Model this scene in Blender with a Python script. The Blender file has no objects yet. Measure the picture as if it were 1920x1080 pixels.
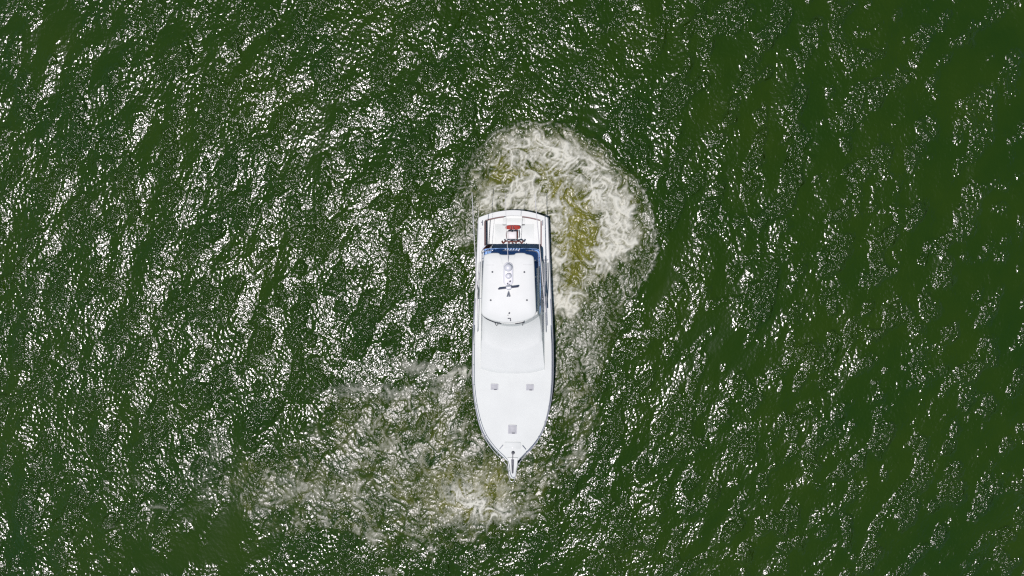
import bpy, bmesh, math, random
import numpy as np
from mathutils import Vector

random.seed(7)
S = bpy.context.scene
COL = S.collection

# ------------------------------------------------------------------ camera
CAM_H = 40.0            # drone height over the water
PPM = 32.0              # photograph pixels per metre on the water plane
cd = bpy.data.cameras.new("camera"); cam = bpy.data.objects.new("camera", cd); COL.objects.link(cam)
cd.sensor_width = 36.0; cd.lens = 24.0
cd.clip_start = 0.1; cd.clip_end = 9000.0
CAM_Y = 3.1             # the drone hangs a little aft of the boat's middle and looks slightly forward
TILT = math.asin(CAM_Y / CAM_H); CAM_Z = CAM_H * math.cos(TILT)
cam.location = (0, CAM_Y, CAM_Z); cam.rotation_euler = (-TILT, 0, 0)
FPX = 24.0 / 36.0 * 1920
def ray(px, py, z):     # where the line of sight through a photograph point meets height z
    u = (px - 960) / FPX; v = (540 - py) / FPX
    dy = v * math.cos(TILT) - math.sin(TILT); dz = -v * math.sin(TILT) - math.cos(TILT)
    s = (z - CAM_Z) / dz
    return u * s, CAM_Y + dy * s
S.camera = cam

# ------------------------------------------------------------------ light
SUN_SLOPE = (0.15, 0.09)     # metres a shadow runs (right, up in the picture) per metre of height
sd = Vector((SUN_SLOPE[0], SUN_SLOPE[1], -1.0)).normalized()
SUN_EL = math.asin(-sd.z)
w = bpy.data.worlds.new("World"); S.world = w; w.use_nodes = True
nt = w.node_tree; nt.nodes.clear()
wo = nt.nodes.new("ShaderNodeOutputWorld"); bg = nt.nodes.new("ShaderNodeBackground")
sky = nt.nodes.new("ShaderNodeTexSky"); sky.sky_type = 'NISHITA'; sky.sun_disc = False
sky.sun_elevation = SUN_EL
sky.sun_rotation = math.atan2(-sd.x, -sd.y)
sky.air_density = 1.0; sky.dust_density = 0.0; sky.ozone_density = 3.0
bg.inputs["Strength"].default_value = 0.052
nt.links.new(sky.outputs[0], bg.inputs[0]); nt.links.new(bg.outputs[0], wo.inputs[0])

sl = bpy.data.lights.new("sun", 'SUN'); sun = bpy.data.objects.new("sun", sl); COL.objects.link(sun)
sl.energy = 3.3; sl.angle = math.radians(0.53); sl.color = (1.0, 0.915, 0.945)
sun.rotation_euler = sd.to_track_quat('-Z', 'Y').to_euler()
sun.location = (-20, -20, 80)

S.view_settings.view_transform = 'Standard'; S.view_settings.look = 'None'
S.view_settings.exposure = 0.0; S.view_settings.gamma = 1.0
S.view_settings.use_curve_mapping = False
S.render.engine = 'CYCLES'
S.cycles.use_denoising = False; S.cycles.filter_width = 1.3
S.cycles.max_bounces = 6; S.cycles.diffuse_bounces = 1; S.cycles.transparent_max_bounces = 8
S.cycles.sample_clamp_indirect = 4.0

# ------------------------------------------------------------------ materials
def mat(name, color, rough=0.5, metal=0.0, spec=0.5, noise=0.0, nscale=3.0, bump=0.0, bscale=60.0, coat=0.0, grain=None):
    m = bpy.data.materials.new(name); m.use_nodes = True
    n = m.node_tree.nodes; l = m.node_tree.links; b = n["Principled BSDF"]
    b.inputs["Base Color"].default_value = (*color, 1)
    b.inputs["Roughness"].default_value = rough; b.inputs["Metallic"].default_value = metal
    b.inputs["Specular IOR Level"].default_value = spec
    b.inputs["Coat Weight"].default_value = coat; b.inputs["Coat Roughness"].default_value = 0.08
    tc = n.new("ShaderNodeTexCoord")
    if noise > 0:
        mp = n.new("ShaderNodeMapping"); l.new(tc.outputs["Object"], mp.inputs[0])
        if grain: mp.inputs["Scale"].default_value = grain
        t = n.new("ShaderNodeTexNoise"); t.inputs["Scale"].default_value = nscale
        t.inputs["Detail"].default_value = 5; t.inputs["Roughness"].default_value = 0.6
        l.new(mp.outputs[0], t.inputs["Vector"])
        r = n.new("ShaderNodeMapRange"); l.new(t.outputs["Fac"], r.inputs["Value"])
        r.inputs["From Min"].default_value = 0.3; r.inputs["From Max"].default_value = 0.7
        r.inputs["To Min"].default_value = 1 - noise; r.inputs["To Max"].default_value = 1 + noise * 0.4
        mx = n.new("ShaderNodeVectorMath"); mx.operation = 'SCALE'
        mx.inputs[0].default_value = color; l.new(r.outputs[0], mx.inputs["Scale"])
        l.new(mx.outputs[0], b.inputs["Base Color"])
    if bump > 0:
        t2 = n.new("ShaderNodeTexNoise"); t2.inputs["Scale"].default_value = bscale
        l.new(tc.outputs["Object"], t2.inputs["Vector"])
        bp = n.new("ShaderNodeBump"); bp.inputs["Strength"].default_value = bump; bp.inputs["Distance"].default_value = 0.004
        l.new(t2.outputs["Fac"], bp.inputs["Height"]); l.new(bp.outputs[0], b.inputs["Normal"])
    return m

M = {}
M['gel'] = mat("white_gelcoat", (0.74, 0.785, 0.72), 0.5, noise=0.04, nscale=1.2, coat=0.0)
M['gel2'] = mat("white_gelcoat_house", (0.785, 0.83, 0.765), 0.5, noise=0.04, nscale=0.9, coat=0.0)
M['deck'] = mat("white_nonskid_deck", (0.73, 0.78, 0.715), 0.6, noise=0.05, nscale=0.8, bump=0.15, bscale=90)
M['sole'] = mat("white_cockpit_sole", (0.79, 0.855, 0.80), 0.5, noise=0.05, nscale=1.5, bump=0.1, bscale=80)
M['shadedeck'] = mat("nonskid_blue_shade", (0.27, 0.50, 0.88), 0.6, noise=0.06, nscale=1.5)  # blue of the shade behind and beside the hardtop, put into the deck colour
M['wood'] = mat("varnished_teak", (0.16, 0.035, 0.018), 0.5, noise=0.4, nscale=6, spec=0.3, grain=(1, 6, 6))
M['red'] = mat("varnished_red_mahogany", (0.46, 0.032, 0.012), 0.5, noise=0.35, nscale=6, spec=0.3, grain=(6, 1, 6))
M['bolster'] = mat("maroon_vinyl", (0.15, 0.05, 0.045), 0.5, noise=0.2, nscale=4)
M['steel'] = mat("stainless_steel", (0.55, 0.57, 0.60), 0.42, metal=1.0, noise=0.1, nscale=4)
M['alu'] = mat("anodised_aluminium", (0.72, 0.74, 0.76), 0.35, metal=0.6)
M['black'] = mat("black_plastic", (0.018, 0.022, 0.035), 0.45, noise=0.2, nscale=5)
M['navy'] = mat("navy_plastic", (0.012, 0.022, 0.06), 0.4)
M['glass'] = mat("glass_with_blue_shade", (0.02, 0.05, 0.13), 0.12, spec=0.7)  # window glass, with the blue shade along the cabin side put into its colour
M['lens'] = mat("grey_acrylic", (0.49, 0.51, 0.51), 0.55, noise=0.12, nscale=8)
M['frame'] = mat("grey_frame", (0.54, 0.56, 0.56), 0.4)
M['grey'] = mat("slate_grey_paint", (0.24, 0.28, 0.34), 0.5)
M['rubber'] = mat("grey_rubber", (0.10, 0.11, 0.13), 0.6)
M['dome'] = mat("white_dome_plastic", (0.70, 0.73, 0.74), 0.35)
M['fibre'] = mat("white_fibreglass", (0.78, 0.78, 0.76), 0.35)
M['seat'] = mat("white_vinyl", (0.76, 0.75, 0.72), 0.45, noise=0.06, nscale=4)
M['bottom'] = mat("dark_bottom_paint", (0.02, 0.03, 0.05), 0.6, noise=0.3)
M['chain'] = mat("galvanised_chain", (0.16, 0.17, 0.19), 0.5, metal=0.5, noise=0.4, nscale=20)

# ------------------------------------------------------------------ spectral helpers for the sea
DX = 0.06; NX, NY = 1152, 704
X0 = -(NX - 1) / 2 * DX; Y0 = -(NY - 1) / 2 * DX
gx = X0 + DX * np.arange(NX); gy = Y0 + DX * np.arange(NY)
GX, GY = np.meshgrid(gx, gy)
_dep = (GY - CAM_Y) * -math.sin(TILT) + CAM_Z * math.cos(TILT)
PX = 960 + FPX * GX / _dep; PY = 540 - FPX * ((GY - CAM_Y) * math.cos(TILT) + CAM_Z * math.sin(TILT)) / _dep   # plan of the sea in units of about 1/32 m
kx = 2 * np.pi * np.fft.fftfreq(NX, DX); ky = 2 * np.pi * np.fft.fftfreq(NY, DX)
KX, KY = np.meshgrid(kx, ky); KK = np.sqrt(KX**2 + KY**2); KK[0, 0] = 1e-6

def wave_field(lmin, lmax, slope, seed, ang=None, power=2.0, p=2.0):
    rng = np.random.default_rng(seed)
    F = np.fft.fft2(rng.standard_normal((NY, NX)))
    lam = 2 * np.pi / KK
    band = 1 / (1 + (lmin / lam)**8) / (1 + (lam / lmax)**8)
    A = band * KK**(-p)
    if ang is not None:
        c = np.abs((KX * math.cos(ang) + KY * math.sin(ang)) / KK)
        A = A * (0.04 + c**power)
    F = F * A; F[0, 0] = 0
    h = np.real(np.fft.ifft2(F))
    sx = np.real(np.fft.ifft2(1j * KX * F)); sy = np.real(np.fft.ifft2(1j * KY * F))
    return h * (slope / math.sqrt((sx**2 + sy**2).mean()))

def noise_field(lmin, lmax, seed, p=1.0):
    rng = np.random.default_rng(seed)
    F = np.fft.fft2(rng.standard_normal((NY, NX)))
    lam = 2 * np.pi / KK
    F = F / (1 + (lmin / lam)**6) / (1 + (lam / lmax)**6) * KK**(-p); F[0, 0] = 0
    h = np.real(np.fft.ifft2(F)); return h / h.std()

def blur(a, s):
    return np.real(np.fft.ifft2(np.fft.fft2(a) * np.exp(-(KK * s)**2 / 2)))

def poly_mask(pts, soft):
    ins = np.zeros((NY, NX), bool); n = len(pts)
    for i in range(n):
        x1, y1 = pts[i]; x2, y2 = pts[(i + 1) % n]
        if y1 == y2: continue
        c = ((PY >= min(y1, y2)) & (PY < max(y1, y2)))
        xi = x1 + (PY - y1) * (x2 - x1) / (y2 - y1)
        ins ^= c & (PX < xi)
    return blur(ins.astype(float), soft)

def blob(px, py, rx, ry=None, rot=0):
    ry = ry or rx; a = math.radians(rot)
    dx = PX - px; dy = PY - py
    u = dx * math.cos(a) + dy * math.sin(a); v = -dx * math.sin(a) + dy * math.cos(a)
    return np.exp(-0.5 * ((u / rx)**2 + (v / ry)**2))

def sample(a, x, y):      # periodic bilinear sampling, x y in metres
    u = ((x - X0) / DX) % NX; v = ((y - Y0) / DX) % NY
    i = np.floor(u).astype(int); j = np.floor(v).astype(int); fu = u - i; fv = v - j
    i %= NX; j %= NY; i1 = (i + 1) % NX; j1 = (j + 1) % NY
    return (a[j, i] * (1 - fu) + a[j, i1] * fu) * (1 - fv) + (a[j1, i] * (1 - fu) + a[j1, i1] * fu) * fv

def sstep(a, b, x):
    t = np.clip((x - a) / (b - a), 0, 1); return t * t * (3 - 2 * t)

# turbulence: carry patterns along a swirling flow so that they draw out into threads
def swirl(strength, lmin, lmax, steps, seed):
    psi = noise_field(lmin, lmax, seed, p=1.6)
    F = np.fft.fft2(psi)
    vx = np.real(np.fft.ifft2(1j * KY * F)); vy = -np.real(np.fft.ifft2(1j * KX * F))
    s = math.sqrt((vx**2 + vy**2).mean()); vx /= s; vy /= s
    x = GX.copy(); y = GY.copy()
    for _ in range(steps):
        x, y = x - strength / steps * sample(vx, x, y), y - strength / steps * sample(vy, x, y)
    return x, y

# ------------------------------------------------------------------ regions of disturbed water
WASH = [(893, 400), (897, 365), (908, 335), (918, 300), (945, 262), (1000, 246), (1055, 252), (1110, 285), (1150, 318),
        (1188, 365), (1204, 415), (1194, 462), (1158, 492), (1122, 522), (1098, 560), (1072, 600), (1040, 605), (1028, 540), (1026, 410), (960, 420)]
RING = [(846, 430), (850, 380), (866, 335), (888, 290), (930, 246), (990, 230), (1060, 238), (1130, 272), (1190, 330),
        (1222, 400), (1232, 465), (1216, 510), (1182, 560), (1155, 620), (1128, 690), (1100, 760), (1060, 800), (1036, 740), (1030, 500),
        (1020, 410), (960, 430), (890, 470), (860, 470)]
BOWT = [(600, 800), (690, 745), (790, 722), (884, 700), (900, 800), (955, 880), (1000, 880), (1040, 800), (1060, 740), (1120, 700), (1112, 800),
        (1075, 890), (1020, 950), (940, 990), (850, 1015), (720, 1010), (600, 975), (500, 965), (420, 930), (500, 870), (620, 860)]
TAIL = [(520, 860), (600, 900), (480, 985), (330, 960), (230, 1010), (170, 1000), (300, 930), (400, 850)]
wash = poly_mask(WASH, 0.30); ring = poly_mask(RING, 0.18); bowt = poly_mask(BOWT, 0.55); tail = poly_mask(TAIL, 0.5)

xw, yw = swirl(0.8, 0.8, 4.5, 16, 11)
n_big = sample(noise_field(0.9, 4.0, 21, 1.2), xw, yw)
n_mid = sample(noise_field(0.14, 3.0, 22, 1.25), xw, yw)
n_fil = noise_field(0.13, 0.9, 23, 0.8)
n_low = noise_field(2.5, 9.0, 25, 1.0)
n_vlow = noise_field(1.5, 5.0, 26, 1.0)

def flow_threads(seed, length, k_rand, k_vort, lmin, lmax, nmin, nmax, win):
    """fine grain smeared along a turbulent flow: the silky threads of stirred water"""
    x0, x1, y0, y1 = win
    sel = np.s_[int((y0 - Y0) / DX):int((y1 - Y0) / DX), int((x0 - X0) / DX):int((x1 - X0) / DX)]
    F = np.fft.fft2(noise_field(lmin, lmax, seed, 1.7))
    vx = np.real(np.fft.ifft2(1j * KY * F)); vy = -np.real(np.fft.ifft2(1j * KX * F))
    q = math.sqrt((vx**2 + vy**2).mean()); vx *= k_rand / q; vy *= k_rand / q
    for (cx, cy, rr, sgn) in ((960, 760, 210, 1), (1075, 400, 90, 1)):     # the boat swings, the water round it turns
        dx = (PX - cx); dy = (PY - cy); r = np.hypot(dx, dy) + 1
        g = k_vort * np.minimum(r / rr, rr / r); vx = vx + sgn * g * dy / r; vy = vy + sgn * g * dx / r
    m = np.hypot(vx, vy) + 1e-6; vx /= m; vy /= m
    src = noise_field(nmin, nmax, seed + 100, 0.5)
    acc = np.array(src[sel]); n = max(2, int(length / 2 / 0.08))
    for sg in (1, -1):
        x = GX[sel].copy(); y = GY[sel].copy()
        for i in range(n):
            j = np.clip(((y - Y0) / DX + 0.5).astype(int), 0, NY - 1); ii = np.clip(((x - X0) / DX + 0.5).astype(int), 0, NX - 1)
            x += sg * 0.08 * vx[j, ii]; y += sg * 0.08 * vy[j, ii]
            acc += sample(src, x, y) * (1 - i / n)**0.5
    out = np.zeros((NY, NX)); out[sel] = acc / acc.std(); return out
WIN_S = (-4.5, 9.5, -9.0, 10.5); WIN_B = (-26.0, 6.5, -17.0, -3.0)
def ragged(m, d, na, nb): return np.clip(sample(m, GX + d * na, GY + d * nb), 0, 1)
_ra = noise_field(0.25, 3.0, 61, 1.2); _rb = noise_field(0.25, 3.0, 62, 1.2)
wash = ragged(wash, 0.22, _ra, _rb); ring = ragged(ring, 0.07, n_big, _ra); bowt = ragged(bowt, 0.75, n_low + 0.5 * _ra, n_vlow + 0.5 * _rb); tail = ragged(tail, 0.8, n_vlow, n_low + 0.5 * _rb)
t_fine = flow_threads(51, 0.7, 1.0, 0.35, 0.6, 3.0, 0.13, 0.35, WIN_S)
t_long = flow_threads(52, 1.8, 0.8, 0.6, 1.0, 4.5, 0.16, 0.5, WIN_S)
t_bow = flow_threads(53, 1.1, 0.8, 0.8, 0.7, 4.0, 0.13, 0.45, WIN_B)
t_bow2 = flow_threads(54, 2.6, 0.6, 1.0, 1.5, 6.0, 0.2, 0.7, WIN_B)

white = (1.0 * blob(985, 285, 50, 30) + 0.9 * blob(950, 372, 38, 22) + 0.9 * blob(1010, 375, 30, 20) + 0.8 * blob(1130, 345, 40, 26, 40)
         + 1.0 * blob(1165, 440, 32, 45) + 0.9 * blob(1130, 490, 32, 24, -35) + 0.9 * blob(1048, 520, 16, 60) + 0.8 * blob(1070, 580, 26, 20)
         + 0.6 * blob(1075, 300, 40, 26) + 0.6 * blob(1040, 420, 26, 30) + 0.4 * blob(1110, 400, 40, 30))
clear = (0.8 * blob(1050, 365, 30, 18, 40) + 0.9 * blob(1098, 455, 30, 28, -35) + 0.7 * blob(955, 330, 30, 9, -12) + 0.7 * blob(1080, 405, 26, 30)
         + 0.5 * blob(1000, 272, 12, 8) + 0.6 * blob(1060, 460, 20, 30) + 0.5 * blob(1020, 320, 24, 12, 20) + 0.6 * blob(1075, 520, 12, 30, 20) + 0.4 * blob(935, 310, 12, 20))
dens = wash * (0.15 + 0.44 * np.clip(white, 0, 1.1) - 0.34 * np.clip(clear, 0, 1))
foam = dens + wash**1.4 * (0.15 * n_big + 0.085 * t_fine + 0.065 * t_long + 0.15 * n_mid + 0.05 * n_fil) * (0.75 + 0.35 * np.clip(white, 0, 1))
# bright threads where the wash boils over
foam = foam + wash**2 * 0.30 * np.clip(t_long - 1.1, 0, 1.2) + wash**2 * 0.30 * np.clip(t_fine - 1.3, 0, 1.2)
# streaks left on the ring and along both sides
rim = np.clip(ring - wash, 0, 1); edge = np.exp(-((ring - 0.5) / 0.30)**2)
foam = np.maximum(foam, rim * (0.02 + 0.085 * t_long + 0.06 * t_fine + 0.06 * n_big + 0.10 * blob(1080, 620, 30, 60)))
foam = np.maximum(foam, edge * (0.20 + 0.14 * t_fine + 0.10 * t_long) * np.clip(blob(1215, 470, 40, 80) + blob(990, 240, 90, 22) + blob(1210, 390, 25, 50) + 0.6 * blob(880, 320, 30, 60), 0, 1))
# foam off the bow
bfoam = (0.9 * blob(880, 936, 30, 12, 25) + 0.8 * blob(915, 956, 34, 12, 5) + 0.9 * blob(896, 838, 8, 7) + 0.55 * blob(895, 915, 55, 30)
         + 0.35 * blob(880, 975, 60, 20) + 1.1 * blob(874, 697, 11, 5) + 0.9 * blob(826, 742, 13, 6, 30) + 0.5 * blob(700, 735, 70, 10) + 0.7 * blob(815, 695, 60, 10, 8) + 0.5 * blob(850, 725, 30, 8, 20)
         + 0.4 * blob(540, 915, 40, 18) + 0.35 * blob(620, 930, 50, 12))
bow_foam = bfoam * (0.38 + 0.07 * t_bow + 0.015 * t_bow2 + 0.22 * n_mid + 0.07 * n_fil)
bow_foam = np.maximum(bow_foam, np.clip(bowt + 0.55 * tail, 0, 1) * (0.030 + 0.06 * t_bow + 0.06 * t_bow2 + 0.07 * n_vlow + 0.05 * n_big + 0.06 * n_mid))
foam = np.clip(foam, 0, 1)
bow_foam = np.clip(bow_foam * (1 - 0.9 * np.clip(blob(440, 1010, 75, 48) + blob(300, 1060, 70, 30) + 0.7 * blob(610, 812, 40, 20), 0, 1)), 0, 1)

aer = np.clip(wash * (0.50 + 0.45 * clear + 0.16 * n_big + 0.10 * t_long) + 0.07 * rim * (1 + 0.5 * t_long) + bowt * (0.12 + 0.07 * n_big + 0.04 * t_bow2 + 0.10 * blob(900, 920, 80, 45)) + 0.42 * blob(888, 925, 55, 36) * (1 + 0.4 * n_big + 0.3 * t_bow), 0, 1)
churn = np.clip(1.0 * rim + 0.9 * bowt + 0.55 * tail + 0.9 * wash + 0.5 * blob(1060, 700, 26, 90), 0, 1)

# ------------------------------------------------------------------ the waves
AW = math.radians(-27)
swell = wave_field(1.3, 4.0, 0.088, 1, AW, 1.5)
chop = wave_field(0.7, 1.9, 0.075, 2, AW, 1.2)
short = wave_field(0.30, 0.8, 0.075, 3, AW + 0.3, 0.6)
_g = wave_field(0.9, 3.4, 1.0, 31, AW, 2.0, 1.6); _g2 = noise_field(0.8, 2.4, 32, 1.0)
gust = sstep(-0.6, 1.2, 0.45 * n_low + 0.75 * _g / _g.std() + 0.35 * _g2)
calm = np.clip(1.2 * blob(425, 1000, 70, 50) + 0.9 * blob(300, 1060, 60, 25) + 0.9 * blob(610, 812, 40, 22) + 1.1 * blob(1238, 540, 20, 70, 22) + 0.8 * blob(1110, 215, 22, 60, -15) + 0.8 * blob(1370, 650, 45, 40) + 0.6 * blob(1880, 300, 90, 300)
               + 0.6 * blob(100, 60, 120, 60) + 0.6 * blob(1300, 640, 40, 90, 20) + 0.5 * blob(600, 250, 40, 90, 20), 0, 1)
lee = sstep(1120, 1420, PX)          # past the boat the breeze touches down in separate cat's-paws
amp = ((0.43 + 1.10 * gust**1.6) * (1 - lee) + (0.30 + 1.38 * gust**1.9) * lee) * (1 - 0.8 * calm)
quiet = np.clip(wash + ring * 0.8 + bowt, 0, 1)
H = swell * (1 - 0.55 * quiet) * (1 - 0.5 * calm) + chop * (0.55 + 0.6 * gust) * (1 - 0.75 * calm) * (1 - 0.35 * quiet) + short * amp * (1 - 0.2 * quiet)

def arcs(cx, cy, r0, r1, lam, a, ang0, ang1, warp):
    dx = (PX - cx) / PPM; dy = (PY - cy) / PPM
    r = np.hypot(dx, dy) + warp * n_low * 0.10 + 0.03 * n_mid; t = np.degrees(np.arctan2(dy, dx))
    win = sstep(r0 / PPM - 0.4, r0 / PPM + 0.5, r) * (1 - sstep(r1 / PPM - 1.6, r1 / PPM, r))
    win = win * sstep(ang0 - 15, ang0 + 10, t) * (1 - sstep(ang1 - 10, ang1 + 15, t))
    return a * win * (0.35 + 0.9 * gust) * np.sin(2 * np.pi * (r + 0.07 * n_vlow) / lam)
H += arcs(935, 790, 95, 330, 0.80, 0.017, -60, 120, 2.2)
H += arcs(1040, 420, 150, 250, 0.72, 0.021, -175, 60, 1.8)
H += wash * (0.05 * n_big + 0.020 * n_mid + 0.006 * t_fine + 0.008 * t_long) + rim * (0.0055 * t_long + 0.003 * t_fine + 0.009 * n_mid) + bowt * (0.0022 * t_bow + 0.0045 * t_bow2 + 0.008 * n_mid)
# bow shoulder wave where the wash pushes the surface up
H += 0.10 * np.exp(-((ring - 0.45) / 0.25)**2) * (ring > 0.02) * (PY < 560) * (PX > 860)
rip = np.clip(amp * (1 - 0.25 * quiet) * (1 - 0.15 * bowt), 0, 2)

# ------------------------------------------------------------------ water sheet reaching the horizon
def ext(c0, n):
    out = []; d = DX; c = c0
    for i in range(n):
        d *= 1.30 if i > 4 else 1.12
        c += d; out.append(c)
    return np.array(out)
NE = 38
ex = ext(gx[-1], NE); ey = ext(gy[-1], NE)
xx = np.concatenate([-ex[::-1], gx, ex]); yy = np.concatenate([-ey[::-1], gy, ey])
WX, WY = np.meshgrid(xx, yy)
far = np.maximum(np.maximum(np.abs(WX) - gx[-1], np.abs(WY) - gy[-1]), 0)
fade = np.clip(1 - far / 12.0, 0, 1)
WH = sample(H, WX, WY) * fade
WH[NE:NE + NY, NE:NE + NX] = H
def spread(a, out=0.0):
    r = np.full(WX.shape, out); r[NE:NE + NY, NE:NE + NX] = a; return r

def grid_mesh(name, X, Y, Z, keep=None, attrs=None, material=None):
    ny, nx = X.shape
    idx = np.arange(ny * nx).reshape(ny, nx)
    q = np.stack([idx[:-1, :-1], idx[:-1, 1:], idx[1:, 1:], idx[1:, :-1]], -1)
    if keep is not None: q = q[keep]
    q = q.reshape(-1, 4)
    used = np.unique(q); remap = np.full(ny * nx, -1); remap[used] = np.arange(len(used)); q = remap[q]
    co = np.stack([X.ravel()[used], Y.ravel()[used], Z.ravel()[used]], -1).astype(np.float32)
    me = bpy.data.meshes.new(name)
    me.vertices.add(len(co)); me.vertices.foreach_set("co", co.ravel())
    me.loops.add(q.size); me.loops.foreach_set("vertex_index", q.ravel().astype(np.int32))
    me.polygons.add(len(q)); me.polygons.foreach_set("loop_start", (np.arange(len(q)) * 4).astype(np.int32))
    me.polygons.foreach_set("use_smooth", np.ones(len(q), bool))
    me.update(calc_edges=True)
    for k, a in (attrs or {}).items():
        at = me.attributes.new(k, 'FLOAT', 'POINT'); at.data.foreach_set("value", a.ravel()[used].astype(np.float32))
    me.materials.append(material)
    o = bpy.data.objects.new(name, me); COL.objects.link(o); return o

def water_material():
    m = bpy.data.materials.new("green_harbour_water"); m.use_nodes = True
    n = m.node_tree.nodes; l = m.node_tree.links; b = n["Principled BSDF"]
    def attr(k):
        a = n.new("ShaderNodeAttribute"); a.attribute_name = k; return a.outputs["Fac"]
    geo = n.new("ShaderNodeTexCoord")
    # body colour: green, drifting slightly, olive where the propellers beat air and silt into it
    t = n.new("ShaderNodeTexNoise"); t.inputs["Scale"].default_value = 0.16; t.inputs["Detail"].default_value = 6; t.inputs["Roughness"].default_value = 0.6
    l.new(geo.outputs["Object"], t.inputs["Vector"])
    cr = n.new("ShaderNodeValToRGB"); l.new(t.outputs["Fac"], cr.inputs[0])
    cr.color_ramp.elements[0].position = 0.34; cr.color_ramp.elements[0].color = (0.0130, 0.0410, 0.0000, 1)
    cr.color_ramp.elements[1].position = 0.66; cr.color_ramp.elements[1].color = (0.0215, 0.0505, 0.0000, 1)
    mx = n.new("ShaderNodeMixRGB"); l.new(attr("aer"), mx.inputs[0]); l.new(cr.outputs[0], mx.inputs[1])
    mx.inputs[2].default_value = (0.180, 0.182, 0.022, 1)
    l.new(mx.outputs[0], b.inputs["Base Color"])
    b.inputs["IOR"].default_value = 1.47
    rr = n.new("ShaderNodeMapRange"); l.new(attr("churn"), rr.inputs["Value"])
    rr.inputs["To Min"].default_value = 0.175; rr.inputs["To Max"].default_value = 0.31
    l.new(rr.outputs[0], b.inputs["Roughness"])
    # capillary ripples
    def ripple(scale, sx, rot, detail):
        mp = n.new("ShaderNodeMapping"); l.new(geo.outputs["Object"], mp.inputs[0])
        mp.inputs["Rotation"].default_value = (0, 0, rot); mp.inputs["Scale"].default_value = (1, sx, 1)
        t = n.new("ShaderNodeTexNoise"); t.inputs["Scale"].default_value = scale; t.inputs["Detail"].default_value = detail
        t.inputs["Roughness"].default_value = 0.5
        l.new(mp.outputs[0], t.inputs["Vector"]); return t.outputs["Fac"]
    a = n.new("ShaderNodeMath"); a.operation = 'ADD'
    l.new(ripple(5.7, 0.75, math.radians(27), 0.4), a.inputs[0])
    s2 = n.new("ShaderNodeMath"); s2.operation = 'MULTIPLY'; s2.inputs[1].default_value = 0.40
    l.new(ripple(11.0, 0.9, math.radians(-30), 0.3), s2.inputs[0]); l.new(s2.outputs[0], a.inputs[1])
    mu = n.new("ShaderNodeMath"); mu.operation = 'MULTIPLY'; l.new(a.outputs[0], mu.inputs[0]); l.new(attr("rip"), mu.inputs[1])
    bp = n.new("ShaderNodeBump"); bp.inputs["Strength"].default_value = 1.0; bp.inputs["Distance"].default_value = 0.116
    l.new(mu.outputs[0], bp.inputs["Height"]); l.new(bp.outputs[0], b.inputs["Normal"])
    return m

water = grid_mesh("water", WX, WY, WH, attrs={"aer": spread(aer), "churn": spread(churn), "rip": spread(rip, 0.6)}, material=water_material())
water["kind"] = "structure"; water["label"] = "dark green rippled water with sun glitter"

def foam_material():
    m = bpy.data.materials.new("sea_foam"); m.use_nodes = True
    n = m.node_tree.nodes; l = m.node_tree.links; b = n["Principled BSDF"]
    b.inputs["Base Color"].default_value = (0.74, 0.755, 0.62, 1); b.inputs["Roughness"].default_value = 0.75
    a = n.new("ShaderNodeAttribute"); a.attribute_name = "foam"
    tc = n.new("ShaderNodeTexCoord")
    t = n.new("ShaderNodeTexNoise"); t.inputs["Scale"].default_value = 11; t.inputs["Detail"].default_value = 6; t.inputs["Distortion"].default_value = 0.3
    l.new(tc.outputs["Object"], t.inputs["Vector"])
    t0 = n.new("ShaderNodeMath"); t0.operation = 'SUBTRACT'; l.new(t.outputs["Fac"], t0.inputs[0]); t0.inputs[1].default_value = 0.5
    ad = n.new("ShaderNodeMath"); ad.operation = 'MULTIPLY_ADD'
    l.new(t0.outputs[0], ad.inputs[0]); ad.inputs[1].default_value = 0.35; l.new(a.outputs["Fac"], ad.inputs[2])
    r = n.new("ShaderNodeMapRange"); r.inputs["From Min"].default_value = 0.05; r.inputs["From Max"].default_value = 0.80
    r.inputs["To Min"].default_value = 0.0; r.inputs["To Max"].default_value = 0.92
    l.new(ad.outputs[0], r.inputs["Value"]); l.new(r.outputs[0], b.inputs["Alpha"])
    bp = n.new("ShaderNodeBump"); bp.inputs["Strength"].default_value = 0.6; bp.inputs["Distance"].default_value = 0.03
    l.new(t.outputs["Fac"], bp.inputs["Height"]); l.new(bp.outputs[0], b.inputs["Normal"])
    return m
FM = foam_material()
def foam_sheet(name, f, label):
    c = np.maximum.reduce([f[:-1, :-1], f[:-1, 1:], f[1:, 1:], f[1:, :-1]])
    o = grid_mesh(name, GX, GY, H + 0.006 + 0.030 * f, keep=c > 0.07, attrs={"foam": f}, material=FM)
    o["kind"] = "stuff"; o["label"] = label; o["category"] = "foam"
split = (PY < 640) & (PX > 830)
foam_sheet("wake_foam", np.where(split, np.maximum(foam, 0), 0), "churned white foam welling up round the stern of the boat")
foam_sheet("bow_foam", np.where(~split, np.maximum(bow_foam, foam), 0), "thin broken foam drifting on the water around the bow")

# ------------------------------------------------------------------ mesh helpers for the boat
def link(name, me, m, parent, smooth=False, angle=35):
    me.materials.append(M[m])
    if smooth:
        me.polygons.foreach_set("use_smooth", [True] * len(me.polygons))
    o = bpy.data.objects.new(name, me); COL.objects.link(o)
    if parent: o.parent = parent
    if smooth and angle < 180:
        try: me.set_sharp_from_angle(angle=math.radians(angle))
        except Exception: pass
    return o

def from_bm(name, bm, m, parent, smooth=True, angle=35):
    bmesh.ops.recalc_face_normals(bm, faces=bm.faces)
    me = bpy.data.meshes.new(name); bm.to_mesh(me); bm.free()
    return link(name, me, m, parent, smooth, angle)

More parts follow.
